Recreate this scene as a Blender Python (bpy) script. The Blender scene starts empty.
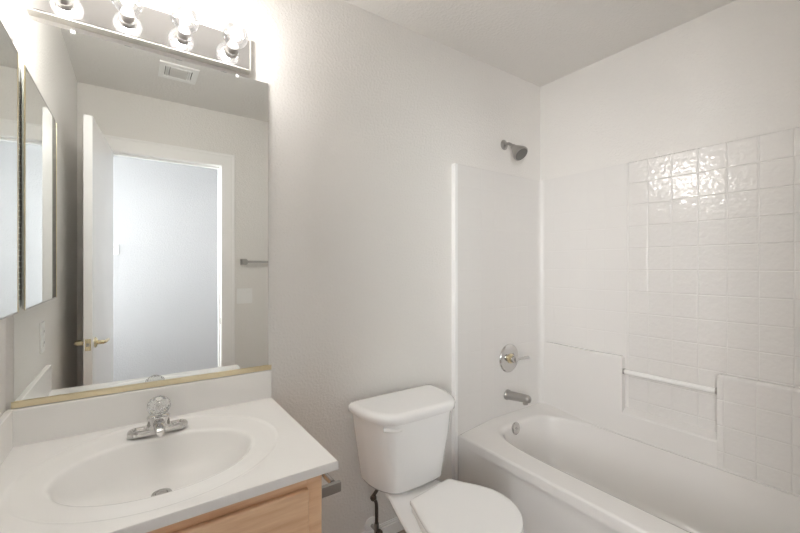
import bpy, bmesh, math, random
from mathutils import Vector, Matrix
PI = math.pi
SC = bpy.context.scene
COL = SC.collection

# ------------------------------------------------------------------ camera
cam_d = bpy.data.cameras.new('camera')
cam_d.sensor_width = 36.0
cam_d.lens = 381.8 / 800 * 36.0
cam_d.clip_start = 0.01
cam = bpy.data.objects.new('camera', cam_d)
COL.objects.link(cam)
cam.location = (0.30, -1.52, 1.274)
cam.rotation_euler = (math.radians(90), 0, -0.60682)
SC.camera = cam

# ------------------------------------------------------------------ world, light, exposure
world = bpy.data.worlds.new('world')
SC.world = world
world.use_nodes = True
wn = world.node_tree
bg = wn.nodes['Background']
sky = wn.nodes.new('ShaderNodeTexSky')
sky.sky_type = 'HOSEK_WILKIE'
sky.turbidity = 4.0
wn.links.new(sky.outputs[0], bg.inputs[0])
bg.inputs[1].default_value = 0.6
BULB_W = 2.6            # each of the four globes of the vanity light
END_FILL_W = 13.5  # added fill from the unseen left end of the hall
HALL_FILL_W = 15.5           # added fill from the unseen far side of the hall
for loc, rz, sx, sz, watt in (((-.62, -2.60, 1.45), -42, .8, 1.3, HALL_FILL_W), ((-1.27, -2.2, 1.45), -72, .75, 1.3, END_FILL_W)):
    al = bpy.data.lights.new('hall_fill', 'AREA')  # unseen fill lamp, added to brighten the bathroom through the doorway
    al.shape = 'RECTANGLE'
    al.size = sx
    al.size_y = sz
    al.energy = watt
    al.spread = math.radians(70)
    al.color = (.98, .985, 1.0)
    ao = bpy.data.objects.new('hall_fill', al)
    COL.objects.link(ao)
    ao.location = loc
    ao.rotation_euler = (math.radians(90), 0, math.radians(rz))
SC.view_settings.view_transform = 'Standard'
SC.view_settings.look = 'None'
SC.view_settings.gamma = 1.0
SC.view_settings.use_curve_mapping = False
SC.view_settings.exposure = 0.56
SC.cycles.max_bounces = 20
SC.cycles.diffuse_bounces = 14
SC.cycles.glossy_bounces = 8
SC.cycles.transparent_max_bounces = 12


# ------------------------------------------------------------------ materials
def lin(r, g, b):
    return tuple(((c / 255) / 12.92 if c / 255 <= .04045 else ((c / 255 + .055) / 1.055) ** 2.4) for c in (r, g, b)) + (1.0,)


class NT:
    def __init__(self, name):
        self.m = bpy.data.materials.new(name)
        self.m.use_nodes = True
        self.t = self.m.node_tree
        self.b = self.t.nodes['Principled BSDF']

    def n(self, kind, **inp):
        nd = self.t.nodes.new('ShaderNode' + kind)
        for k, v in inp.items():
            setattr(nd, k, v)
        return nd

    def l(self, a, b):
        self.t.links.new(a, b)

    def math(self, op, a, b=None, c=None):
        nd = self.n('Math', operation=op)
        for i, v in enumerate((a, b, c)):
            if v is None:
                continue
            if isinstance(v, (int, float)):
                nd.inputs[i].default_value = v
            else:
                self.l(v, nd.inputs[i])
        return nd.outputs[0]

    def smooth(self, v, a, b):
        nd = self.n('MapRange', interpolation_type='SMOOTHSTEP')
        self.l(v, nd.inputs[0])
        nd.inputs[1].default_value = a
        nd.inputs[2].default_value = b
        return nd.outputs[0]

    def noise(self, scale, detail=2, rough=.5, vec=None):
        nd = self.n('TexNoise')
        nd.inputs['Scale'].default_value = scale
        nd.inputs['Detail'].default_value = detail
        nd.inputs['Roughness'].default_value = rough
        if vec is None:
            vec = self.obj()
        self.l(vec, nd.inputs['Vector'])
        return nd.outputs[0]

    def obj(self):
        return self.n('TexCoord').outputs['Object']

    def bump(self, h, strength, dist):
        nd = self.n('Bump')
        nd.inputs['Strength'].default_value = strength
        nd.inputs['Distance'].default_value = dist
        self.l(h, nd.inputs['Height'])
        self.l(nd.outputs[0], self.b.inputs['Normal'])


def pbr(name, col, rough=.5, metal=0., coat=0., spec=None):
    k = NT(name)
    k.b.inputs['Base Color'].default_value = col
    k.b.inputs['Roughness'].default_value = rough
    k.b.inputs['Metallic'].default_value = metal
    k.b.inputs['Coat Weight'].default_value = coat
    k.b.inputs['Coat Roughness'].default_value = .05
    if spec is not None:
        k.b.inputs['Specular IOR Level'].default_value = spec
    return k


def plaster(name, col, scale=95, strength=.3, rough=.6):
    k = pbr(name, col, rough)
    h = k.noise(scale, 3, .55)
    k.bump(k.smooth(h, .42, .68), strength, .003)
    return k.m


def mottled(k, scale, amount, col):
    """slight own variation of a surface colour"""
    nd = k.n('Mix', data_type='RGBA')
    k.l(k.noise(scale, 3), nd.inputs[0])
    nd.inputs[6].default_value = col
    nd.inputs[7].default_value = tuple(c * amount for c in col[:3]) + (1,)
    k.l(nd.outputs[2], k.b.inputs['Base Color'])


M = {}
M['wall'] = plaster('wall_paint', (.795, .778, .752, 1))
M['hall'] = plaster('hall_paint', (.68, .69, .71, 1))
M['ceiling'] = plaster('ceiling_paint', (.78, .765, .74, 1), 70, .35, .8)
M['trim'] = pbr('trim_paint', (.89, .885, .875, 1), .35).m
M['door'] = pbr('door_paint', (.88, .88, .88, 1), .22).m
M['mirror'] = pbr('mirror_silver', (.90, .92, .905, 1), .0, 1.).m
M['chrome'] = pbr('chrome', (.64, .63, .62, 1), .12, 1.).m
M['satin'] = pbr('satin_chrome', (.46, .445, .43, 1), .3, 1.).m
M['nozzle'] = pbr('nozzle_rubber', (.16, .155, .145, 1), .5).m
M['brass'] = pbr('brass', (.84, .74, .50, 1), .25, 1.).m
M['brasspale'] = pbr('pale_brass', (.78, .68, .47, 1), .32, 1.).m
M['china'] = pbr('vitreous_china', (.88, .88, .88, 1), .12, 0, .4).m
M['seat'] = pbr('seat_plastic', (.88, .88, .875, 1), .25).m
k = pbr('cultured_marble', (.88, .87, .85, 1), .22, 0, 0, .5)
mottled(k, 6, .965, (.89, .88, .86, 1))
M['marble'] = k.m
M['acryl'] = pbr('tub_acrylic', (.79, .775, .755, 1), .2, 0, .2).m
M['light_pan'] = pbr('light_pan', (.96, .96, .97, 1), .07, 1.).m
M['pan_edge'] = pbr('pan_edge', (.66, .64, .60, 1), .3, .3).m
M['white'] = pbr('white_plastic', (.88, .88, .87, 1), .3).m
M['clear_plastic'] = pbr('clip_plastic', (.88, .88, .87, 1), .15).m
M['dark'] = pbr('dark_gap', (.05, .05, .05, 1), .7).m
M['hose'] = pbr('braided_hose', (.11, .095, .08, 1), .45, .4).m
M['grey'] = pbr('grille_paint', (.70, .69, .67, 1), .5).m
M['bar'] = pbr('bar_plastic', (.86, .855, .84, 1), .08, 0, .5).m

# floor vinyl
k = pbr('floor_vinyl', (.30, .24, .20, 1), .4)
mottled(k, 14, .75, (.33, .265, .225, 1))
M['floor'] = k.m


# moulded tiles: square panels pressed in the glossy sheet, grooves as bump
def tile(name, ax, pitch, off, zoff, strength, ham, rough=.11):
    k = pbr(name, (.765, .75, .73, 1), rough, 0, 0, .8 if rough < .2 else .45)
    sp = k.n('SeparateXYZ')
    k.l(k.obj(), sp.inputs[0])

    def line(o, pt, of):
        a = k.math('FRACT', k.math('DIVIDE', k.math('SUBTRACT', o, of), pt))
        a = k.math('ABSOLUTE', k.math('SUBTRACT', a, .5))
        return k.smooth(a, .462, .5)
    g = k.math('MAXIMUM', line(sp.outputs[ax], pitch, off), line(sp.outputs[2], .113, zoff))
    h = k.math('ADD', k.math('MULTIPLY', g, -1.0), k.math('MULTIPLY', k.noise(50, 1), ham))
    k.bump(h, strength, .003)
    return k.m


M['tile_side'] = tile('moulded_tile_side', 1, .105, .261, 1.462, .6, .9)
M['tile_left'] = tile('moulded_tile_corner', 1, .105, .261, 1.462, .22, .14, .32)
M['tile_end'] = tile('moulded_tile_end', 0, .105, 0, 1.462, .28, .14, .36)

# maple
k = pbr('maple', (.5, .3, .17, 1), .38, 0, .2)
mp = k.n('Mapping')
mp.inputs['Scale'].default_value = (2.2, 14, 26)
k.l(k.obj(), mp.inputs[0])
ns = k.noise(2.2, 5, .6, mp.outputs[0])
rp = k.n('ValToRGB')
rp.color_ramp.elements[0].position = .3
rp.color_ramp.elements[0].color = lin(226, 182, 142)
rp.color_ramp.elements[1].position = .72
rp.color_ramp.elements[1].color = lin(248, 214, 178)
k.l(ns, rp.inputs[0])
k.l(rp.outputs[0], k.b.inputs['Base Color'])
M['maple'] = k.m


def thin_glass(name, tint=(1, 1, 1, 1), gl=.1, rough=.02, glow=0.):
    k = NT(name)
    k.t.nodes.remove(k.b)
    tr = k.n('BsdfTransparent')
    tr.inputs[0].default_value = tint
    gs = k.n('BsdfGlossy')
    gs.inputs['Roughness'].default_value = rough
    fr = k.n('LayerWeight')
    fr.inputs[0].default_value = .35
    mx = k.n('MixShader')
    k.l(k.math('ADD', k.math('MULTIPLY', fr.outputs['Fresnel'], .8), gl), mx.inputs[0])
    k.l(tr.outputs[0], mx.inputs[1])
    k.l(gs.outputs[0], mx.inputs[2])
    last = mx
    if glow:
        em = k.n('Emission')
        em.inputs[0].default_value = (1, .98, .95, 1)
        em.inputs[1].default_value = glow
        last = k.n('AddShader')
        k.l(mx.outputs[0], last.inputs[0])
        k.l(em.outputs[0], last.inputs[1])
    k.l(last.outputs[0], k.t.nodes['Material Output'].inputs[0])
    return k.m


M['bulb_glass'] = thin_glass('bulb_glass', (.99, .99, .99, 1), .05, .02, .03)
M['pane'] = thin_glass('added_pane', (.95, .98, .97, 1), .03)
k = NT('acrylic_knob')
k.b.inputs['Base Color'].default_value = (.95, .96, .97, 1)
k.b.inputs['Roughness'].default_value = .03
k.b.inputs['Transmission Weight'].default_value = .85
k.b.inputs['IOR'].default_value = 1.45
M['knob'] = k.m
k = NT('filament')
k.b.inputs['Emission Color'].default_value = (1, .97, .92, 1)
k.b.inputs['Emission Strength'].default_value = 14
M['filament'] = k.m


# ------------------------------------------------------------------ mesh helpers
def BM():
    return bmesh.new()


def box(bm, lo, hi, bev=0., seg=2):
    lo, hi = Vector(lo), Vector(hi)
    vs = [bm.verts.new((x, y, z)) for z in (lo.z, hi.z) for y in (lo.y, hi.y) for x in (lo.x, hi.x)]
    fs = [bm.faces.new([vs[i] for i in q]) for q in
          ((0, 2, 3, 1), (4, 5, 7, 6), (0, 1, 5, 4), (2, 6, 7, 3), (0, 4, 6, 2), (1, 3, 7, 5))]
    if bev:
        es = list({e for f in fs for e in f.edges})
        bmesh.ops.bevel(bm, geom=es, offset=bev, segments=seg, profile=.5, affect='EDGES')
    return bm


def loft(bm, rings, cap0=True, cap1=True, close=True):
    vs = [[bm.verts.new(p) for p in r] for r in rings]
    n = len(vs[0])
    for a, b in zip(vs[:-1], vs[1:]):
        for i in range(n if close else n - 1):
            j = (i + 1) % n
            bm.faces.new((a[i], a[j], b[j], b[i]))
    if cap0:
        bm.faces.new(list(reversed(vs[0])))
    if cap1:
        bm.faces.new(vs[-1])
    return vs


def frame_of(d):
    d = Vector(d).normalized()
    a = Vector((0, 0, 1)) if abs(d.z) < .9 else Vector((1, 0, 0))
    u = d.cross(a).normalized()
    return u, d.cross(u).normalized(), d


def lathe(bm, prof, org, axis, n=28, caps=True):
    u, v, w = frame_of(axis)
    org = Vector(org)
    rings = [[org + w * h + (u * math.cos(2 * PI * i / n) + v * math.sin(2 * PI * i / n)) * max(r, 1e-5)
              for i in range(n)] for r, h in prof]
    loft(bm, rings, caps, caps)
    return bm


def cyl(bm, p0, p1, r, r1=None, n=20):
    p0, p1 = Vector(p0), Vector(p1)
    return lathe(bm, [(r, 0), (r if r1 is None else r1, (p1 - p0).length)], p0, p1 - p0, n)


def smooth_path(pts, k=6):
    pts = [Vector(p) for p in pts]
    out = []
    for i in range(len(pts) - 1):
        p0 = pts[max(i - 1, 0)]
        p1, p2 = pts[i], pts[i + 1]
        p3 = pts[min(i + 2, len(pts) - 1)]
        for s in range(k):
            t = s / k
            out.append(.5 * ((2 * p1) + (-p0 + p2) * t + (2 * p0 - 5 * p1 + 4 * p2 - p3) * t * t
                             + (-p0 + 3 * p1 - 3 * p2 + p3) * t ** 3))
    out.append(pts[-1])
    return out


def tube(bm, pts, r, n=14, sub=6):
    pts = smooth_path(pts, sub) if sub else [Vector(p) for p in pts]
    rings = []
    u = None
    for i, p in enumerate(pts):
        d = (pts[min(i + 1, len(pts) - 1)] - pts[max(i - 1, 0)]).normalized()
        if u is None:
            u = frame_of(d)[0]
        u = (u - d * u.dot(d)).normalized()
        v = d.cross(u)
        rr = r(i / (len(pts) - 1)) if callable(r) else r
        rings.append([p + (u * math.cos(2 * PI * j / n) + v * math.sin(2 * PI * j / n)) * rr for j in range(n)])
    loft(bm, rings)
    return bm


def ball(bm, c, r, n=24, sz=1.):
    prof = [(r * math.sin(PI * i / 14), -r * sz * math.cos(PI * i / 14)) for i in range(15)]
    return lathe(bm, prof, c, (0, 0, 1), n)


def prism(bm, pts, z0, z1, bev=0., seg=3):
    """a plan outline (list of xy) raised from z0 to z1; bev rounds its top edge"""
    a = [bm.verts.new((x, y, z0)) for x, y in pts]
    b = [bm.verts.new((x, y, z1)) for x, y in pts]
    n = len(pts)
    for i in range(n):
        j = (i + 1) % n
        bm.faces.new((a[i], a[j], b[j], b[i]))
    bm.faces.new(list(reversed(a)))
    top = bm.faces.new(b)
    if bev:
        bmesh.ops.bevel(bm, geom=list(top.edges), offset=bev, segments=seg, profile=.5, affect='EDGES')
    return bm


def build(name, bm, mat, parent=None, angle=35, solid=False):
    bmesh.ops.remove_doubles(bm, verts=bm.verts, dist=1e-6)
    bmesh.ops.recalc_face_normals(bm, faces=bm.faces)
    me = bpy.data.meshes.new(name)
    off = Vector((0, 0, 0))
    p = parent
    while p is not None:
        off += Vector(p.location)
        p = p.parent
    bm.transform(Matrix.Translation(-off))
    bm.to_mesh(me)
    bm.free()
    me.polygons.foreach_set('use_smooth', [True] * len(me.polygons))
    me.set_sharp_from_angle(angle=math.radians(angle))
    me.materials.append(M[mat] if isinstance(mat, str) else mat)
    o = bpy.data.objects.new(name, me)
    COL.objects.link(o)
    w = o.modifiers.new('weighted_normals', 'WEIGHTED_NORMAL')
    w.keep_sharp = True
    if parent is not None:
        o.parent = parent
    return o


def tag(o, label, cat, group=None):
    o['label'] = label
    o['category'] = cat
    if group:
        o['group'] = group
    return o


def thing(name, label, cat, loc, group=None):
    o = bpy.data.objects.new(name, None)
    o.empty_display_size = .05
    COL.objects.link(o)
    o.location = loc
    return tag(o, label, cat, group)


def struct(name, bm, mat, parent=None):
    o = build(name, bm, mat, parent)
    if parent is None:
        o['kind'] = 'structure'
    return o


def rrect(x0, x1, y0, y1, r, k=5):
    out = []
    for cx, cy, a in ((x1 - r, y1 - r, 0), (x0 + r, y1 - r, 90), (x0 + r, y0 + r, 180), (x1 - r, y0 + r, 270)):
        for i in range(k + 1):
            t = math.radians(a + 90 * i / k)
            out.append((cx + r * math.cos(t), cy + r * math.sin(t)))
    return out


# ------------------------------------------------------------------ the room shell
RW, CE, FW = 2.466, 2.442, -1.64        # right wall, ceiling, wall with the door
HB = -2.65                               # far wall of the hall
DX0, DX1, DH = .165, .835, 2.035         # door opening
struct('floor', box(BM(), (-1.4, -2.75, -.08), (2.566, .1, 0)), 'floor')
struct('ceiling', box(BM(), (-1.4, -2.75, CE), (2.566, .1, CE + .08)), 'ceiling')
struct('wall_back', box(BM(), (-.1, 0, 0), (RW + .1, .1, CE)), 'wall')
struct('wall_left', box(BM(), (-.1, FW, 0), (0, 0, CE)), 'wall')
struct('wall_right', box(BM(), (RW, FW, 0), (RW + .1, 0, CE)), 'wall')
b = BM()
box(b, (-.1, FW - .11, 0), (DX0 - .018, FW, CE))
box(b, (DX1 + .018, FW - .11, 0), (RW + .1, FW, CE))
box(b, (DX0 - .018, FW - .11, DH + .018), (DX1 + .018, FW, CE))
box(b, (1.71, FW, 0), (RW, -1.585, CE))
struct('wall_front', b, 'wall')
HX0, HX1 = -1.30, 1.75
wx0, wx1, wz0, wz1 = -1.08, -.16, .75, 2.15
b = BM()                                  # the far wall, opened for an added light source out of view
box(b, (HX0 - .1, HB - .1, 0), (wx0, HB, CE))
box(b, (wx1, HB - .1, 0), (HX1 + .1, HB, CE))
box(b, (wx0, HB - .1, 0), (wx1, HB, wz0))
box(b, (wx0, HB - .1, wz1), (wx1, HB, CE))
struct('wall_hall_far', b, 'hall')
struct('wall_hall_near', box(BM(), (HX0 - .1, FW - .11, 0), (-.1, FW, CE)), 'hall')
ey0, ey1 = -2.58, -1.82  # second opening out of view, made up to let fill in
b = BM()
box(b, (HX0 - .1, HB, 0), (HX0, FW - .11, wz0))
box(b, (HX0 - .1, HB, wz1), (HX0, FW - .11, CE))
box(b, (HX0 - .1, HB, wz0), (HX0, ey0, wz1))
box(b, (HX0 - .1, ey1, wz0), (HX0, FW - .11, wz1))
struct('wall_hall_left', b, 'hall')
struct('wall_hall_right', box(BM(), (HX1, HB, 0), (HX1 + .1, FW - .11, CE)), 'hall')
b = BM()
for lo, hi in (((wx0, HB - .08, wz0), (wx0 + .04, HB - .03, wz1)), ((wx1 - .04, HB - .08, wz0), (wx1, HB - .03, wz1)),
               ((wx0, HB - .08, wz0), (wx1, HB - .03, wz0 + .04)), ((wx0, HB - .08, wz1 - .04), (wx1, HB - .03, wz1)),
               ((wx0, HB - .08, 1.43), (wx1, HB - .03, 1.47))):
    box(b, lo, hi, .004)
win = struct('added_window_1', b, 'trim')  # unseen, added so that fill has a way in by the doorway
build('added_pane', box(BM(), (wx0 + .03, HB - .058, wz0 + .03), (wx1 - .03, HB - .052, wz1 - .03)), 'pane', win)

b = BM()
for lo, hi in (((ey0, wz0), (ey0 + .04, wz1)), ((ey1 - .04, wz0), (ey1, wz1)), ((ey0, wz0), (ey1, wz0 + .04)), ((ey0, wz1 - .04), (ey1, wz1)), ((ey0, 1.43), (ey1, 1.47))):
    box(b, (HX0 - .08, *lo), (HX0 - .03, *hi), .004)
win = struct('added_window_2', b, 'trim')  # also unseen, added to carry fill towards the tub
build('added_pane', box(BM(), (HX0 - .058, ey0 + .03, wz0 + .03), (HX0 - .052, ey1 - .03, wz1 - .03)), 'pane', win)

# door jamb lining and casing
b = BM()
box(b, (DX0 - .018, FW - .112, 0), (DX0, FW + .001, DH + .018))
box(b, (DX1, FW - .112, 0), (DX1 + .018, FW + .001, DH + .018))
box(b, (DX0, FW - .112, DH), (DX1, FW + .001, DH + .018))
box(b, (DX0, FW - .075, 0), (DX0 + .01, FW - .04, DH))
box(b, (DX1 - .01, FW - .075, 0), (DX1, FW - .04, DH))
box(b, (DX0 + .01, FW - .075, DH - .012), (DX1 - .01, FW - .04, DH))
jamb = struct('trim_1', b, 'trim')
b = BM()
box(b, (DX1 - .0015, FW - .03, .835), (DX1 + .004, FW - .006, .885), .0012)
build('strike_plate', b, 'satin', jamb)


def casing(y0, s, name):
    """mitred door casing with a stepped profile, thicker at its outer edge"""
    b = BM()
    prof = [(.004, 0), (.004, .009), (.008, .010), (.050, .011), (.056, .015), (.080, .015), (.084, .018), (.094, .018), (.096, .016), (.096, 0)]
    path = [lambda w: (DX0 - w, 0), lambda w: (DX0 - w, DH + w), lambda w: (DX1 + w, DH + w), lambda w: (DX1 + w, 0)]
    loft(b, [[(p(w)[0], y0 + s * t, p(w)[1]) for w, t in prof] for p in path])
    return struct(name, b, 'trim')


casing(FW, 1, 'trim_2')
casing(FW - .11, -1, 'trim_3')


def baseboard(name, lo, hi, axis, side):
    b = BM()
    t, h = .012, .07
    for dz0, dz1, tt in ((0, h - .016, t), (h - .018, h - .006, t * .75), (h - .008, h, t * .45)):
        l, u = list(lo), list(hi)
        i = 1 - axis
        if side > 0:
            u[i] = l[i] + tt
        else:
            l[i] = u[i] - tt
        box(b, (l[0], l[1], dz0), (u[0], u[1], dz1), .002)
    return struct(name, b, 'trim')


baseboard('baseboard_back', (.71, -.012), (1.685, 0), 0, -1)
baseboard('baseboard_left', (0, FW), (.012, -.585), 1, 1)
baseboard('baseboard_front', (DX1 + .1, FW), (1.70, FW + .012), 0, 1)
baseboard('baseboard_hall', (HX0, HB), (HX1, HB + .012), 0, 1)

# ------------------------------------------------------------------ door leaf, opened along the left wall
b = BM()
DL0, DL1 = .148, .184                     # leaf faces, opened square to the doorway
DY0, DY1 = FW + .012, FW + .012 + .70
box(b, (DL0, DY0, .012), (DL1, DY1, 2.025), .002)
door = struct('door_1', b, 'door')
door.data.transform(Matrix.Translation((-DL0, -DY0, 0)))
door.location = (DL0, DY0, 0)
door.rotation_euler.z = math.radians(4.7)
hz, hy = .885, DY1 - .065
for s, x in ((1, DL1), (-1, DL0)):
    b = BM()
    lathe(b, [(.0, 0), (.027, 0), (.027, .004), (.02, .009), (.011, .012), (.0105, .038), (.0, .039)], (x, hy, hz), (s, 0, 0))
    tube(b, [(x + s * .030, hy + .004, hz), (x + s * .042, hy - .012, hz), (x + s * .045, hy - .05, hz + .002), (x + s * .043, hy - .105, hz - .004)], lambda t: .0085 - .002 * t)
    build('door_handle', b, 'brass', door)
b = BM()
box(b, (DL0 + .006, DY1 - .0008, hz - .029), (DL1 - .006, DY1 + .0012, hz + .029), .0008)
lp = build('latch_plate', b, 'brass', door)
build('latch_bolt', box(BM(), (DL0 + .011, DY1, hz - .008), (DL1 - .011, DY1 + .008, hz + .008), .002), 'satin', lp)
for z in (.25, 1.0, 1.8):
    b = BM()
    cyl(b, (DL0 - .002, FW + .010, z), (DL0 - .002, FW + .010, z + .09), .005)
    build('hinge', b, 'brass', door)

# ------------------------------------------------------------------ bathtub
TX0, TX1, TY0, TY1 = 1.712, 2.441, -.024, -1.584
tub = thing('bathtub', 'white acrylic alcove bathtub set between three walls', 'bathtub', (2.08, -.8, 0))
cx, cy = 2.10, -.80
N = 128
angs = sorted(set([2 * PI * i / N for i in range(N)] + [math.atan2(y - cy, x - cx) % (2 * PI) for x in (TX0, TX1) for y in (TY0, TY1)]))


def rect_pt(a, x0, x1, y0, y1, ins=0.):
    x0, x1, y0, y1 = x0 + ins, x1 - ins, min(y0, y1) + ins, max(y0, y1) - ins
    c, s = math.cos(a), math.sin(a)
    t = min([(x1 - cx) / c if c > 1e-9 else 9e9, (x0 - cx) / c if c < -1e-9 else 9e9,
             (y1 - cy) / s if s > 1e-9 else 9e9, (y0 - cy) / s if s < -1e-9 else 9e9])
    return cx + c * t, cy + s * t


def sup(a, x0, x1, y0, y1, n):
    mx, my, A, B = (x0 + x1) / 2, (y0 + y1) / 2, (x1 - x0) / 2, (y1 - y0) / 2
    # start from the direction seen from the rectangle centre so that the rings stay aligned
    px, py = rect_pt(a, TX0, TX1, TY0, TY1)
    dx, dy = (px - (TX0 + TX1) / 2) / ((TX1 - TX0) / 2), (py - (TY0 + TY1) / 2) / ((TY0 - TY1) / 2)
    L = (abs(dx) ** n + abs(dy) ** n) ** (1 / n)
    return mx + A * dx / L, my + B * dy / L


def rim_z(x, y):
    w = min(1, max(0, (x - 1.73) / .25))
    e = max(0, 1 - min(abs(y - TY0), abs(y - TY1)) / .09, (x - 2.36) / .08)
    return .380 + .030 * w * min(1, e)


rings = []
for ins, dz in ((.0, -.05), (.0, -.012), (.003, -.004), (.011, 0), (.05, 0)):
    r = []
    for a in angs:
        x, y = rect_pt(a, TX0, TX1, TY0, TY1, ins)
        r.append((x, y, rim_z(x, y) + dz))
    rings.append(r)
for x0, x1, y0, y1, n, z in ((1.815, 2.3985, -1.50, -.088, 4.2, .386), (1.832, 2.3965, -1.485, -.104, 4.2, .381), (1.846, 2.394, -1.47, -.116, 4.2, .364),
                             (1.862, 2.388, -1.44, -.128, 4.2, .30), (1.878, 2.372, -1.40, -.146, 4.1, .20),
                             (1.895, 2.345, -1.36, -.165, 4, .12), (1.93, 2.31, -1.30, -.20, 3.6, .075), (2.0, 2.24, -1.15, -.30, 3, .06)):
    rings.append([(*sup(a, x0, x1, y0, y1, n), z) for a in angs])
b = BM()
loft(b, rings, False, True)
build('basin', b, 'acryl', tub, 50)
# apron: a flush margin near the wall, then a shallow pressed panel
b = BM()
pts = [(TX0 + .03, TY0), (TX0 + .002, TY0), (TX0 + .002, -.165), (TX0 + .022, -.195), (TX0 + .022, -1.40),
       (TX0 + .002, -1.43), (TX0 + .002, TY1), (TX0 + .03, TY1)]
rr = []
for z, o in ((.0, 0), (.06, 0), (.335, 0), (.36, 0)):
    rr.append([(x, y, z) for x, y in pts])
loft(b, rr)
build('apron', b, 'acryl', tub, 40)
b = BM()
lathe(b, [(0, 0), (.034, 0), (.034, .004), (.028, .009), (.012, .010), (0, .010)], (2.07, -.117, .358), (0, -1, .13), 32)
of = build('overflow_plate', b, 'chrome', tub)
b = BM()
cyl(b, (2.07, -.126, .360), (2.07, -.134, .361), .006)
build('trip_screw', b, 'satin', of)

# ------------------------------------------------------------------ shower surround
ZT = 1.822
sur = thing('shower_surround', 'white moulded tile-pattern shower surround above the bathtub', 'shower surround', (2.1, -.8, .36))
b = BM()
box(b, (1.689, -.030, .0), (1.711, 0, ZT), .004, 3)
build('edge_flange', b, 'white', sur)
b = BM()
box(b, (1.705, -.024, .37), (RW, 0, ZT), .003)
M['tile_end'].name = 'moulded_tile_end'
build('end_panel', b, 'tile_end', sur)
b = BM()
box(b, (1.705, -1.585, .37), (RW, -1.562, ZT), .003)
build('end_panel', b, 'tile_end', sur)
b = BM()
box(b, (2.440, -1.57, .37), (RW, -.548, ZT), .003)
build('side_panel', b, 'tile_side', sur)
# smoother corner column with a concave fillet towards the end panel
b = BM()
R = .035
pl = [(RW, 0), (RW, -.552), (2.437, -.552), (2.434, -.549), (2.434, -.024 - R)]
for i in range(1, 8):
    t = PI / 2 * i / 7
    pl.append((2.434 - R + R * math.cos(t), -.024 - R + R * math.sin(t)))
pl += [(2.434 - R, 0)]
prism(b, pl, .37, ZT - .001)
build('corner_panel', b, 'tile_left', sur)
# thick lower part with the open niche between its two ends
LX = 2.400
b = BM()
pl = [(2.45, -.03), (2.4335, -.03), (2.432, -.08), (2.425, -.15), (2.414, -.23), (2.405, -.31), (LX, -.39), (LX, -.538), (2.45, -.538)]
prism(b, pl, .376, .800, .016, 4)
build('corner_shelf', b, 'acryl', sur, 20)
b = BM()
pl = [(2.45, -.936), (LX, -.936), (LX, -1.563), (2.45, -1.563)]
prism(b, pl, .376, .800, .012)
build('corner_shelf', b, 'tile_side', sur, 45)
b = BM()
loft(b, [[(2.45, y, .376), (LX, y, .376), (LX, y, .500), (LX + .003, y, .508), (LX + .010, y, .512), (2.440, y, .532), (2.45, y, .534)] for y in (-.538, -.936)])
build('niche_sill', b, 'acryl', sur, 12)

nb = thing('towel_bar', 'white plastic bar spanning the niche in the shower surround', 'towel bar', (2.418, -.737, .722))
b = BM()
cyl(b, (2.418, -.545, .722), (2.418, -.929, .722), .0135, n=24)
build('bar', b, 'bar', nb)
for y0, y1 in ((-.5385, -.5465), (-.9275, -.9355)):
    b = BM()
    cyl(b, (2.418, y0, .722), (2.418, y1, .722), .0155)
    build('end_socket', b, 'satin', nb)

# ------------------------------------------------------------------ shower head, valve, spout
sh = thing('showerhead', 'satin chrome shower head on a short bent arm high on the back wall', 'shower head', (2.112, 0, 2.0))
b = BM()
lathe(b, [(0, 0), (.030, 0), (.030, .003), (.022, .010), (.012, .013), (0, .013)], (2.112, 0, 2.0), (0, -1, 0), 32)
build('flange', b, 'satin', sh)
A = [(2.112, -.004, 2.0), (2.112, -.030, 2.0), (2.112, -.052, 1.988), (2.112, -.070, 1.970)]
build('arm', tube(BM(), A, .0085), 'satin', sh)
hd = Vector((0, -.70, -.71)).normalized()
hp = Vector((2.112, -.064, 1.976))
b = BM()
lathe(b, [(0, 0), (.015, 0), (.017, .014), (.019, .021), (.024, .028), (.041, .063), (.045, .076), (.045, .083), (.042, .086), (0, .086)], hp, hd, 32)
hh = build('spray_head', b, 'satin', sh)
b = BM()
lathe(b, [(0, .085), (.038, .085), (.038, .0885), (0, .0885)], hp, hd, 32)
u, v, w = frame_of(hd)
for rr_, n in ((.013, 6), (.027, 14)):
    for i in range(n):
        p = hp + w * .088 + (u * math.cos(2 * PI * i / n) + v * math.sin(2 * PI * i / n)) * rr_
        cyl(b, p, p + w * .003, .0022, .0012, 8)
build('nozzle_plate', b, 'nozzle', hh)

va = thing('shower_valve', 'round chrome shower valve with a lever above the tub spout', 'faucet', (2.125, -.024, .73))
b = BM()
lathe(b, [(0, 0), (.083, 0), (.084, .004), (.078, .010), (.060, .013), (.030, .014), (0, .014)], (2.125, -.024, .73), (0, -1, 0), 48)
build('escutcheon', b, 'chrome', va)
b = BM()
lathe(b, [(0, .01), (.030, .012), (.029, .018), (.020, .024), (.019, .034), (.012, .036), (.0, .036)], (2.125, -.024, .73), (0, -1, 0), 32)
build('stem', b, 'brass', va)
b = BM()
lathe(b, [(0, .034), (.021, .036), (.022, .044), (.020, .056), (.013, .062), (0, .063)], (2.125, -.024, .73), (0, -1, 0), 32)
tube(b, [(2.128, -.070, .73), (2.15, -.076, .731), (2.185, -.084, .733), (2.222, -.090, .734)], lambda t: .009 - .002 * math.sin(PI * t) + .001 * t, sub=4)
build('lever', b, 'chrome', va)

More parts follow.
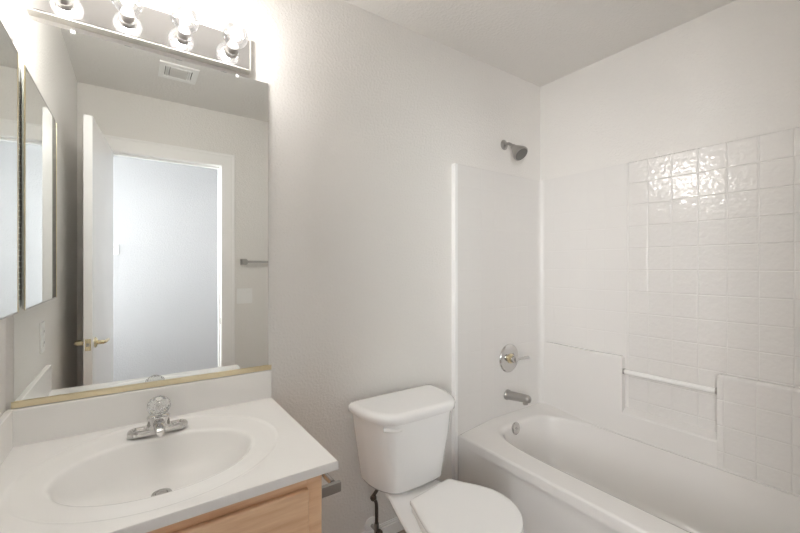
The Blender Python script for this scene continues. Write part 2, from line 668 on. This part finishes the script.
sp = thing('tub_spout', 'chrome tub spout low on the tiled end panel', 'faucet', (2.112, -.024, .515))
b = BM()
lathe(b, [(0, 0), (.031, 0), (.031, .006), (.027, .010), (.026, .02)], (2.112, -.024, .515), (0, -1, 0), 32, False)
build('flange', b, 'satin', sp)
b = BM()
pth = [(.026, .018, 0), (.0258, .06, .005), (.025, .10, .010), (.0245, .135, .013), (.023, .148, .013), (.018, .156, .012), (.010, .160, .012), (.001, .161, .012)]
rings = [[(2.112 + r * math.cos(2 * PI * i / 28), -.024 - h, .515 + dz + r * .96 * math.sin(2 * PI * i / 28)) for i in range(28)] for r, h, dz in pth]
loft(b, rings)
build('body', b, 'satin', sp)
b = BM()
cyl(b, (2.112, -.152, .520), (2.112, -.152, .495), .015, .014)
build('outlet', b, 'satin', sp)

# ------------------------------------------------------------------ toilet
TCX, BCX = 1.279, 1.256
toi = thing('toilet', 'white two-piece toilet with closed lid between the vanity and the bathtub', 'toilet', (BCX, -.4, 0))


def spin(b):
    """the loose seat sits slightly askew on its hinge"""
    p = Vector((BCX, -.36, 0))
    b.transform(Matrix.Translation(p + Vector((.008, .020, 0))) @ Matrix.Rotation(math.radians(7.5), 4, 'Z') @ Matrix.Translation(-p))


def bowl_ring(yb, yf, wb, w, z, k=14, rc=.03, c=BCX):
    """plan outline: narrow back with rounded corners, swelling sides, elliptical front"""
    yc = yf + w * 1.0                     # centre of the front ellipse
    yc = min(yc, yb - .06)
    half = [(0, yb), (wb * .5, yb), (wb - rc, yb)]
    for i in range(1, 5):
        t = PI / 2 * i / 4
        half.append((wb - rc + rc * math.sin(t), yb - rc + rc * math.cos(t)))
    y1 = yb - rc
    for i in range(1, 9):
        t = i / 8
        e = t * t * (3 - 2 * t) * .35 + .65 * math.sin(t * PI / 2)
        half.append((wb + (w - wb) * e, y1 + (yc - y1) * t))
    for i in range(1, k + 1):
        t = PI / 2 * i / k
        half.append((w * math.cos(t), yc + (yf - yc) * math.sin(t)))
    full = half + [(-x, y) for x, y in reversed(half[1:-1])]
    return [(c + x, y, z) for x, y in full]


b = BM()
loft(b, [bowl_ring(-.22, -.53, .09, .112, 0), bowl_ring(-.225, -.525, .085, .106, .03), bowl_ring(-.27, -.52, .06, .10, .14),
         bowl_ring(-.32, -.57, .060, .122, .22), bowl_ring(-.31, -.66, .068, .156, .280), bowl_ring(-.29, -.70, .090, .174, .314), bowl_ring(-.18, -.715, .100, .18, .326),
         bowl_ring(-.14, -.724, .105, .184, .338), bowl_ring(-.14, -.722, .103, .182, .346), bowl_ring(-.15, -.715, .098, .174, .349)])
build('bowl', b, 'china', toi, 60)
for s in (-1, 1):
    b = BM()
    lathe(b, [(.018, 0), (.018, .012), (.013, .022), (0, .025)], (BCX + s * .108, -.36, .012), (s, 0, .35), 16)
    build('bolt_cap', b, 'seat', toi)
b = BM()
loft(b, [bowl_ring(-.365, -.742, .118, .186, z, rc=.02) if not i else bowl_ring(-.368, -.738, .114, .182, z, rc=.02) for z, i in ((.350, 1), (.353, 0), (.369, 0), (.373, 1))])
spin(b)
build('seat', b, 'seat', toi, 50)
b = BM()
loft(b, [bowl_ring(-.362, -.737, .117, .181, .376, rc=.02), bowl_ring(-.360, -.740, .120, .184, .379, rc=.02), bowl_ring(-.360, -.740, .120, .184, .387, rc=.02),
         bowl_ring(-.363, -.735, .116, .179, .3925, rc=.02), bowl_ring(-.375, -.715, .10, .160, .3955, rc=.02), bowl_ring(-.42, -.66, .05, .10, .397, rc=.02)])
spin(b)
build('seat_lid', b, 'seat', toi, 60)
for s in (-1, 1):
    b = BM()
    cyl(b, (BCX + s * .07 - .022, -.352, .370), (BCX + s * .07 + .022, -.352, .370), .011)
    build('seat_hinge', b, 'seat', toi)


def tank_ring(hw, yb, ys, yf, fw, z, rb=.02, c=TCX):
    """back edge, short straight sides to ys, then a rounded bow to a flatter front of half-width fw"""
    half = [(0, yb), (hw - rb, yb)]
    for i in range(1, 5):
        t = PI / 2 * i / 4
        half.append((hw - rb + rb * math.sin(t), yb - rb + rb * math.cos(t)))
    half.append((hw, ys))
    # side -> front: quadratic from (hw, ys) to (fw, yf) with control (hw-.005, yf+.02)
    cxx, cyy = hw - .012, yf + .035
    for i in range(1, 11):
        t = i / 10
        half.append(((1 - t) ** 2 * hw + 2 * t * (1 - t) * cxx + t * t * fw, (1 - t) ** 2 * ys + 2 * t * (1 - t) * cyy + t * t * (yf + .006)))
    half.append((fw - .03, yf + .0015))
    half.append((0, yf - .001))
    full = half + [(-x, y) for x, y in reversed(half[1:-1])]
    return [(c + x, y, z) for x, y in full]


b = BM()
loft(b, [tank_ring(.145, -.075, -.13, -.235, .085, .3495), tank_ring(.170, -.062, -.13, -.258, .10, .354), tank_ring(.178, -.056, -.13, -.265, .11, .367),
         tank_ring(.187, -.052, -.13, -.270, .118, .44), tank_ring(.203, -.05, -.13, -.284, .130, .55), tank_ring(.218, -.05, -.13, -.292, .137, .656)])
tank = build('tank', b, 'china', toi, 60)
b = BM()
loft(b, [tank_ring(.224, -.046, -.13, -.298, .138, .653), tank_ring(.231, -.042, -.13, -.305, .142, .657), tank_ring(.233, -.042, -.13, -.308, .143, .674),
         tank_ring(.231, -.044, -.13, -.305, .141, .684), tank_ring(.223, -.05, -.13, -.296, .135, .691), tank_ring(.206, -.06, -.13, -.28, .12, .694)])
build('tank_lid', b, 'china', toi, 60)
# flush handle on the front left of the tank
b = BM()
hx, hyy, hzz = 1.118, -.262, .632
lathe(b, [(0, 0), (.011, 0), (.011, .010), (.008, .014), (0, .014)], (hx, hyy + .012, hzz), (-.45, -.9, 0), 20)
tube(b, [(hx - .020, hyy + .006, hzz + .002), (hx, hyy - .004, hzz), (hx + .025, hyy - .014, hzz - .003), (hx + .048, hyy - .019, hzz - .003)], lambda t: .009 + .001 * math.sin(PI * t))
build('flush_handle', b, 'seat', toi)

# water supply of the toilet
ws = thing('water_supply', 'dark supply hose with shut-off valve under the toilet tank', 'hose', (1.19, -.01, .09))
b = BM()
lathe(b, [(0, 0), (.034, 0), (.033, .004), (.022, .009), (.012, .011), (0, .011)], (1.192, 0, .088), (0, -1, 0), 32)
build('escutcheon', b, 'white', ws)
b = BM()
cyl(b, (1.192, -.008, .088), (1.192, -.062, .088), .008)
cyl(b, (1.192, -.050, .075), (1.192, -.050, .120), .011)
build('valve_body', b, 'satin', ws)
b = BM()
lathe(b, [(0, 0), (.009, 0), (.016, .006), (.016, .016), (.010, .02), (0, .02)], (1.192, -.062, .088), (0, -1, 0), 12)
build('valve_knob', b, 'hose', ws)
b = BM()
tube(b, [(1.192, -.050, .110), (1.191, -.053, .17), (1.186, -.058, .215), (1.170, -.066, .245), (1.156, -.076, .262), (1.165, -.090, .29), (1.180, -.105, .33), (1.185, -.112, .347)], .0075)
build('hose', b, 'hose', ws)
b = BM()
lathe(b, [(.010, 0), (.013, .004), (.013, .018), (.009, .022)], (1.152, -.076, .2545), (.2, -.2, .3), 8)
build('coupling', b, 'hose', ws)

# ------------------------------------------------------------------ vanity cabinet
VX, VY = .705, -.575
vc = thing('vanity_cabinet', 'maple vanity cabinet under the white sink top', 'cabinet', (.352, -.29, 0))
b = BM()
for lo, hi in (((.002, VY + .02, .09), (.018, -.002, .741)), ((VX - .016, VY + .02, .09), (VX, -.002, .741)),
               ((.018, -.008, .09), (VX - .016, -.002, .741)), ((.018, VY + .02, .09), (VX - .016, -.008, .106))):
    box(b, lo, hi)
box(b, (.02, VY + .07, 0), (VX - .02, -.01, .10))
build('carcass', b, 'maple', vc)
b = BM()
box(b, (.002, VY, .09), (.045, VY + .02, .744), .0015)
box(b, (VX - .040, VY, .09), (VX, VY + .02, .744), .0015)
box(b, (.045, VY, .700), (VX - .040, VY + .02, .744), .0015)
box(b, (.045, VY, .09), (VX - .040, VY + .02, .12), .0015)
box(b, (.045, VY, .520), (VX - .040, VY + .02, .56), .0015)
build('face_frame', b, 'maple', vc)


def raised_door(x0, x1, z0, z1, name):
    b = BM()
    yf = VY - .018
    w = .05
    box(b, (x0, yf, z0), (x0 + w, VY - .0005, z1), .003)
    box(b, (x1 - w, yf, z0), (x1, VY - .0005, z1), .003)
    box(b, (x0 + w, yf, z1 - w), (x1 - w, VY - .0005, z1), .003)
    box(b, (x0 + w, yf, z0), (x1 - w, VY - .0005, z0 + w), .003)
    box(b, (x0 + w - .002, yf + .006, z0 + w - .002), (x1 - w + .002, VY - .001, z1 - w + .002))
    if z1 - z0 > .2:
        box(b, (x0 + w + .02, yf + .001, z0 + w + .02), (x1 - w - .02, VY - .001, z1 - w - .02), .004)
    return build(name, b, 'maple', vc)


b = BM()
box(b, (.028, VY - .018, .535), (VX - .041, VY - .0005, .709), .005, 3)
build('drawer_front', b, 'maple', vc)
raised_door(.028, .350, .105, .532, 'door')
raised_door(.358, VX - .041, .105, .532, 'door')

# ------------------------------------------------------------------ vanity top with the moulded oval sink
CX1, CY1, CZ = .738, -.604, .766
vt = thing('sink_countertop', 'white cultured marble sink top with an oval basin', 'countertop', (.369, -.302, .745))
ex, ey = .360, -.305
N = 120
x0_, x1_, y0_, y1_ = .003, CX1, CY1, -.003
angs2 = sorted(set([2 * PI * i / N for i in range(N)] + [math.atan2(y - ey, x - ex) % (2 * PI) for x in (x0_, x1_) for y in (y0_, y1_)]))


def rect2(a, ins):
    c, s = math.cos(a), math.sin(a)
    t = min([(x1_ - ins - ex) / c if c > 1e-9 else 9e9, (x0_ + ins - ex) / c if c < -1e-9 else 9e9,
             (y1_ - ins - ey) / s if s > 1e-9 else 9e9, (y0_ + ins - ey) / s if s < -1e-9 else 9e9])
    return ex + c * t, ey + s * t


def ell(a, A, B, dy=0., z=CZ, dx=0.):
    return (ex + dx + A * math.cos(a), ey + dy + B * math.sin(a), z)


rings = [[(*rect2(a, 0), CZ - .024) for a in angs2], [(*rect2(a, 0), CZ - .005) for a in angs2],
         [(*rect2(a, .0015), CZ - .0015) for a in angs2], [(*rect2(a, .005), CZ) for a in angs2]]
for A, B, dy, z in ((.304, .272, 0, CZ), (.300, .268, 0, CZ - .0005), (.295, .263, 0, CZ - .003), (.289, .257, 0, CZ - .0042), (.265, .228, -.006, CZ - .0055),
                    (.238, .188, -.012, CZ - .008), (.231, .179, -.013, CZ - .010), (.225, .173, -.013, CZ - .014), (.220, .168, -.013, CZ - .022), (.208, .158, -.013, CZ - .044),
                    (.190, .143, -.011, CZ - .072), (.160, .12, -.004, CZ - .092), (.12, .09, .008, CZ - .103), (.075, .058, .014, CZ - .111),
                    (.034, .032, .018, CZ - .114), (.024, .024, .018, CZ - .116)):
    rings.append([ell(a, A, B, dy, z) for a in angs2])
b = BM()
loft(b, rings, False, True)
# underside
vs = [b.verts.new(p) for p in ((x0_, y0_, CZ - .0241), (x1_, y0_, CZ - .0241), (x1_, VY, CZ - .0241), (x0_, VY, CZ - .0241))]
b.faces.new(vs)
vs = [b.verts.new(p) for p in ((VX, VY, CZ - .0241), (x1_, VY, CZ - .0241), (x1_, y1_, CZ - .0241), (VX, y1_, CZ - .0241))]
b.faces.new(vs)
build('counter', b, 'marble', vt, 40)
b = BM()
box(b, (.003, -.021, CZ - .002), (CX1 - .002, -.001, .871), .003, 3)
build('backsplash', b, 'marble', vt)
b = BM()
box(b, (.001, CY1 + .004, CZ - .002), (.019, -.0205, .871), .003, 3)
build('side_splash', b, 'marble', vt)
b = BM()
lathe(b, [(.0, .0005), (.014, .0005), (.0155, .003), (.023, .0035), (.025, .001), (.025, -.004)], (ex, ey + .018, CZ - .116), (0, 0, 1), 32, False)
dr = build('drain', b, 'chrome', vt)
b = BM()
lathe(b, [(0, 0), (.013, 0), (.013, .003), (.005, .006), (0, .006)], (ex, ey + .018, CZ - .1155), (0, 0, 1), 24)
build('stopper', b, 'satin', dr)

# ------------------------------------------------------------------ sink faucet
fx, fy, fz = .360, -.118, CZ
fa = thing('sink_faucet', 'chrome sink faucet with a clear acrylic knob on the sink top', 'faucet', (fx, fy, fz))
b = BM()


def stadium(hl, r, z, k=10):
    o = []
    for s in (1, -1):
        for i in range(k + 1):
            t = -PI / 2 + PI * i / k
            o.append((fx + s * (hl - r) + s * r * math.cos(t), fy + s * r * math.sin(t), z))
    return o


# base plate whose two wings are dished
loft(b, [stadium(.080, .027, fz - .001), stadium(.080, .027, fz + .008), stadium(.077, .024, fz + .013), stadium(.072, .019, fz + .0135), stadium(.068, .015, fz + .009), stadium(.05, .008, fz + .0085)])
build('base_plate', b, 'chrome', fa, 30)
b = BM()
rings = []
for z, hx_, hy_ in ((.004, .044, .028), (.012, .038, .028), (.020, .032, .029), (.027, .0305, .0305), (.047, .0305, .0305), (.051, .028, .028), (.055, .018, .018)):
    rings.append([(fx + hx_ * math.copysign(abs(math.cos(2 * PI * i / 32)) ** .8, math.cos(2 * PI * i / 32)),
                   fy - .45 * max(0, z - .02) + hy_ * math.copysign(abs(math.sin(2 * PI * i / 32)) ** .8, math.sin(2 * PI * i / 32)), fz + z) for i in range(32)])
loft(b, rings)
build('body', b, 'chrome', fa, 40)
b = BM()
sec = lambda y, z, w, h: [(fx + w * math.copysign(abs(math.cos(2 * PI * i / 20)) ** .6, math.cos(2 * PI * i / 20)), y, z + h * math.copysign(abs(math.sin(2 * PI * i / 20)) ** .6, math.sin(2 * PI * i / 20))) for i in range(20)]
loft(b, [sec(fy - .015, fz + .028, .016, .012), sec(fy - .05, fz + .032, .015, .011), sec(fy - .085, fz + .033, .0135, .009), sec(fy - .10, fz + .031, .0125, .008), sec(fy - .106, fz + .029, .009, .005)])
cyl(b, (fx, fy - .094, fz + .030), (fx, fy - .094, fz + .016), .0095)
build('spout', b, 'chrome', fa, 40)
b = BM()
cyl(b, (fx, fy - .014, fz + .050), (fx, fy - .024, fz + .072), .010)
cyl(b, (fx, fy - .023, fz + .070), (fx, fy - .028, fz + .086), .007)
build('stem', b, 'chrome', fa)
b = BM()
prof = [(.0, .056), (.018, .057), (.026, .062), (.0295, .072), (.030, .082), (.026, .093), (.017, .100), (.0, .102)]
n_ = 16
rings = []
for r, h in prof:
    rings.append([(fx + max(r, 1e-4) * (1 + .05 * (i % 2)) * math.cos(2 * PI * i / (2 * n_)), fy + max(r, 1e-4) * (1 + .05 * (i % 2)) * math.sin(2 * PI * i / (2 * n_)), fz + h) for i in range(2 * n_)])
loft(b, rings)
KM = Matrix.Translation((fx, fy - .030, fz + .085)) @ Matrix.Rotation(math.radians(24), 4, 'X') @ Matrix.Translation((-fx, -fy, -fz - .078))
b.transform(KM)
kn = build('knob', b, 'knob', fa, 20)
b = BM()
cyl(b, (fx, fy, fz + .101), (fx, fy, fz + .1035), .009)
b.transform(KM)
build('knob_cap', b, 'chrome', kn)

# ------------------------------------------------------------------ wall mirror over the sink
mi = thing('wall_mirror', 'large frameless wall mirror above the sink in a brass bottom channel', 'mirror', (.372, 0, .875))
b = BM()
box(b, (.017, -.007, .889), (.727, -.001, 1.987), .0012, 1)
build('glass', b, 'mirror', mi)
b = BM()
box(b, (.013, -.012, .873), (.737, -.001, .876), .0008)
box(b, (.013, -.0125, .873), (.737, -.0095, .891), .0008)
build('bottom_channel', b, 'brasspale', mi)
for x in (.146, .613):
    b = BM()
    box(b, (x - .006, -.012, 1.977), (x + .006, -.0072, 1.987), .002)
    box(b, (x - .006, -.010, 1.9865), (x + .006, 0, 1.994), .002)
    cl = build('clip', b, 'clear_plastic', mi)

# ------------------------------------------------------------------ mirrored medicine cabinet on the left wall
mc = thing('medicine_cabinet', 'mirrored medicine cabinet with brass edges on the left wall', 'cabinet', (0, -.32, 1.15))
MX, MY0, MY1, MZ0, MZ1 = .034, -.600, -.046, 1.145, 1.868
b = BM()
box(b, (0, MY0 + .01, MZ0 + .008), (MX - .012, MY1 - .008, MZ1 - .008), .001)
build('body', b, 'white', mc)
b = BM()
box(b, (MX - .008, MY0 + .004, MZ0 + .004), (MX, MY1 - .004, MZ1 - .004), .001, 1)
dm = build('mirror_door', b, 'mirror', mc)
b = BM()
for nm, mt, lo, hi in (('edge_trim', 'brasspale', (MX - .0025, MY0, MZ0), (MX + .001, MY0 + .006, MZ1)), ('edge_trim', 'brasspale', (MX - .0025, MY1 - .006, MZ0), (MX + .001, MY1, MZ1)),
                       ('rail_trim', 'satin', (MX - .0025, MY0 + .006, MZ0), (MX + .001, MY1 - .006, MZ0 + .004)), ('rail_trim', 'satin', (MX - .0025, MY0 + .006, MZ1 - .004), (MX + .001, MY1 - .006, MZ1))):
    build(nm, box(BM(), lo, hi, .001), mt, dm)
b = BM()
z = MZ0 + .03
while z < MZ1 - .06:
    cyl(b, (MX - .014, MY1 - .004, z), (MX - .014, MY1 - .004, z + .013), .0045, n=10)
    z += .0165
build('piano_hinge', b, 'satin', mc)

# ------------------------------------------------------------------ vanity light bar
vl = thing('vanity_light', 'white bar light with four clear globe bulbs above the wall mirror', 'light fixture', (.362, 0, 2.06))
LX0, LX1, LZ0, LZ1 = .048, .655, 2.002, 2.121
b = BM()


def yrect(ins, y):
    return [(LX0 + ins, y, LZ0 + ins), (LX1 - ins, y, LZ0 + ins), (LX1 - ins, y, LZ1 - ins), (LX0 + ins, y, LZ1 - ins)]


loft(b, [yrect(0, 0), yrect(0, -.031), yrect(.0015, -.034), yrect(.004, -.034)], True, False)
build('pan_rim', b, 'pan_edge', vl, 20)
b = BM()
loft(b, [yrect(.0045, -.030), yrect(.0045, -.0345), yrect(.006, -.0355)], True, True)
pan = build('face_plate', b, 'light_pan', vl, 20)
bz = 2.054
BA = Vector((0, -1, .30)).normalized()
bulb_x = (.128, .281, .434, .587)
for x in bulb_x:
    o_ = Vector((x, -.036, bz))
    so = build('socket', lathe(BM(), [(0, -.004), (.0225, -.004), (.022, .004), (.0185, .006), (.0205, .031), (.018, .033), (0, .033)], o_, BA, 28), 'satin', vl)
    r, hc = .041, .073
    prof = [(.0135, .027), (.0145, .031)] + [(r * math.sin(math.radians(a)), hc - r * math.cos(math.radians(a))) for a in range(26, 180, 7)] + [(.0001, hc + r)]
    bu = build('bulb', lathe(BM(), prof, o_, BA, 32, False), 'bulb_glass', vl, 60)
    build('stem', lathe(BM(), [(0, .028), (.006, .028), (.0055, .050), (.003, .055), (0, .055)], o_, BA, 12), 'bulb_glass', bu)
    q = o_ + BA * .066
    build('filament', tube(BM(), [q + Vector((dx, dy, dz)) for dx, dy, dz in ((-.010, .006, -.004), (-.005, 0, .004), (0, -.003, -.004), (.005, 0, .004), (.010, .006, -.004))], .005, 8, 4), 'filament', bu)
    ld = bpy.data.lights.new('globe_light', 'POINT')
    ld.energy = BULB_W
    ld.shadow_soft_size = .016
    ld.color = (1.0, .965, .925)
    lo = bpy.data.objects.new('globe_light', ld)
    COL.objects.link(lo)
    lo.location = o_ + BA * .070 - vl.location
    lo.parent = vl

# ------------------------------------------------------------------ toilet paper holder on the cabinet side
tp = thing('toilet_paper_holder', 'empty chrome toilet paper holder on the cabinet side', 'toilet paper holder', (VX, -.47, .66))
for y in (-.535, -.405):
    b = BM()
    box(b, (VX + .004, y - .007, .640), (.778, y + .007, .668), .002)
    build('arm', b, 'satin', tp)
    b = BM()
    box(b, (VX, y - .016, .632), (VX + .006, y + .016, .676), .002)
    build('mounting_plate', b, 'satin', tp)
b = BM()
cyl(b, (.757, -.528, .664), (.757, -.412, .664), .0085, n=20)
build('roller', b, 'chrome', tp)

# ------------------------------------------------------------------ what only the mirror shows
tb = thing('towel_rail', 'square chrome towel rail on the wall beside the doorway', 'towel bar', (1.22, FW, 1.31))
for x in (.995, 1.455):
    b = BM()
    box(b, (x - .024, FW, 1.286), (x + .024, FW + .010, 1.334), .002)
    box(b, (x - .018, FW + .008, 1.292), (x + .018, FW + .064, 1.328), .002)
    build('post', b, 'satin', tb)
b = BM()
box(b, (1.0, FW + .043, 1.301), (1.45, FW + .059, 1.319), .002)
build('rail', b, 'satin', tb)

sw = thing('light_switch', 'white double light switch plate beside the doorway under the towel rail', 'light switch', (1.003, FW, 1.045))
b = BM()
box(b, (.945, FW, .986), (1.061, FW + .006, 1.104), .003)
build('plate', b, 'white', sw)
for x in (.980, 1.026):
    b = BM()
    box(b, (x - .017, FW + .005, 1.012), (x + .017, FW + .0085, 1.078), .0015)
    ro = build('rocker', b, 'white', sw)
    b = BM()
    box(b, (x - .015, FW + .008, 1.046), (x + .015, FW + .011, 1.075), .0015)
    build('paddle', b, 'white', ro)

ol = thing('wall_outlet', 'white wall outlet on the left wall above the side splash', 'outlet', (0, -.515, .998))
b = BM()
box(b, (0, -.552, .938), (.006, -.478, 1.058), .003)
build('plate', b, 'white', ol)
for z in (.976, 1.020):
    b = BM()
    prism(b, [(.0, 0)] * 0 + rrect(-.532, -.498, z - .014, z + .014, .012), 0, .0085, .001)
    # stand the rounded face upright on the wall
    for v_ in b.verts:
        y_, z_, x_ = v_.co.x, v_.co.y, v_.co.z
        v_.co = (x_, y_, z_)
    rc = build('receptacle', b, 'white', ol)
    b = BM()
    for y in (-.521, -.509):
        box(b, (.0082, y - .001, z - .004), (.0088, y + .001, z + .005))
    build('slots', b, 'dark', rc)

ht = thing('thermostat', 'small white thermostat on the hall wall seen through the doorway', 'thermostat', (.145, HB, 1.42))
b = BM()
box(b, (.11, HB, 1.375), (.185, HB + .022, 1.47), .005)
build('housing', b, 'white', ht)
b = BM()
box(b, (.128, HB + .021, 1.432), (.167, HB + .0235, 1.456), .001)
build('display', b, 'grey', ht)

# ceiling grille
ve = thing('ceiling_vent', 'square white exhaust vent grille in the ceiling near the doorway', 'vent', (.515, -1.14, CE))
vx0, vx1, vy0, vy1 = .415, .615, -1.245, -1.035
b = BM()
for lo, hi in (((vx0, vy0), (vx0 + .03, vy1)), ((vx1 - .03, vy0), (vx1, vy1)), ((vx0 + .028, vy0), (vx1 - .028, vy0 + .03)), ((vx0 + .028, vy1 - .03), (vx1 - .028, vy1))):
    box(b, (*lo, CE - .010), (*hi, CE), .003)
build('frame', b, 'white', ve)
b = BM()
box(b, (vx0 + .025, vy0 + .025, CE - .002), (vx1 - .025, vy1 - .025, CE - .0005))
build('duct_opening', b, 'dark', ve)
b = BM()
box(b, (vx0 + .055, vy0 + .045, CE - .010), (vx1 - .055, vy1 - .045, CE - .004), .002)
build('center_plate', b, 'grey', ve)
for x in (vx0 + .034, vx0 + .044, vx1 - .053, vx1 - .043):
    b = BM()
    loft(b, [[(x, y, CE - .009), (x + .009, y, CE - .003), (x + .0075, y, CE - .002), (x - .0015, y, CE - .008)] for y in (vy0 + .028, vy1 - .028)])
    build('louver', b, 'white', ve)
for y in (vy0 + .03, vy1 - .042):
    b = BM()
    loft(b, [[(x, y, CE - .009), (x, y + .012, CE - .003), (x, y + .0105, CE - .002), (x, y - .0015, CE - .008)] for x in (vx0 + .03, vx1 - .03)])
    build('louver', b, 'white', ve)
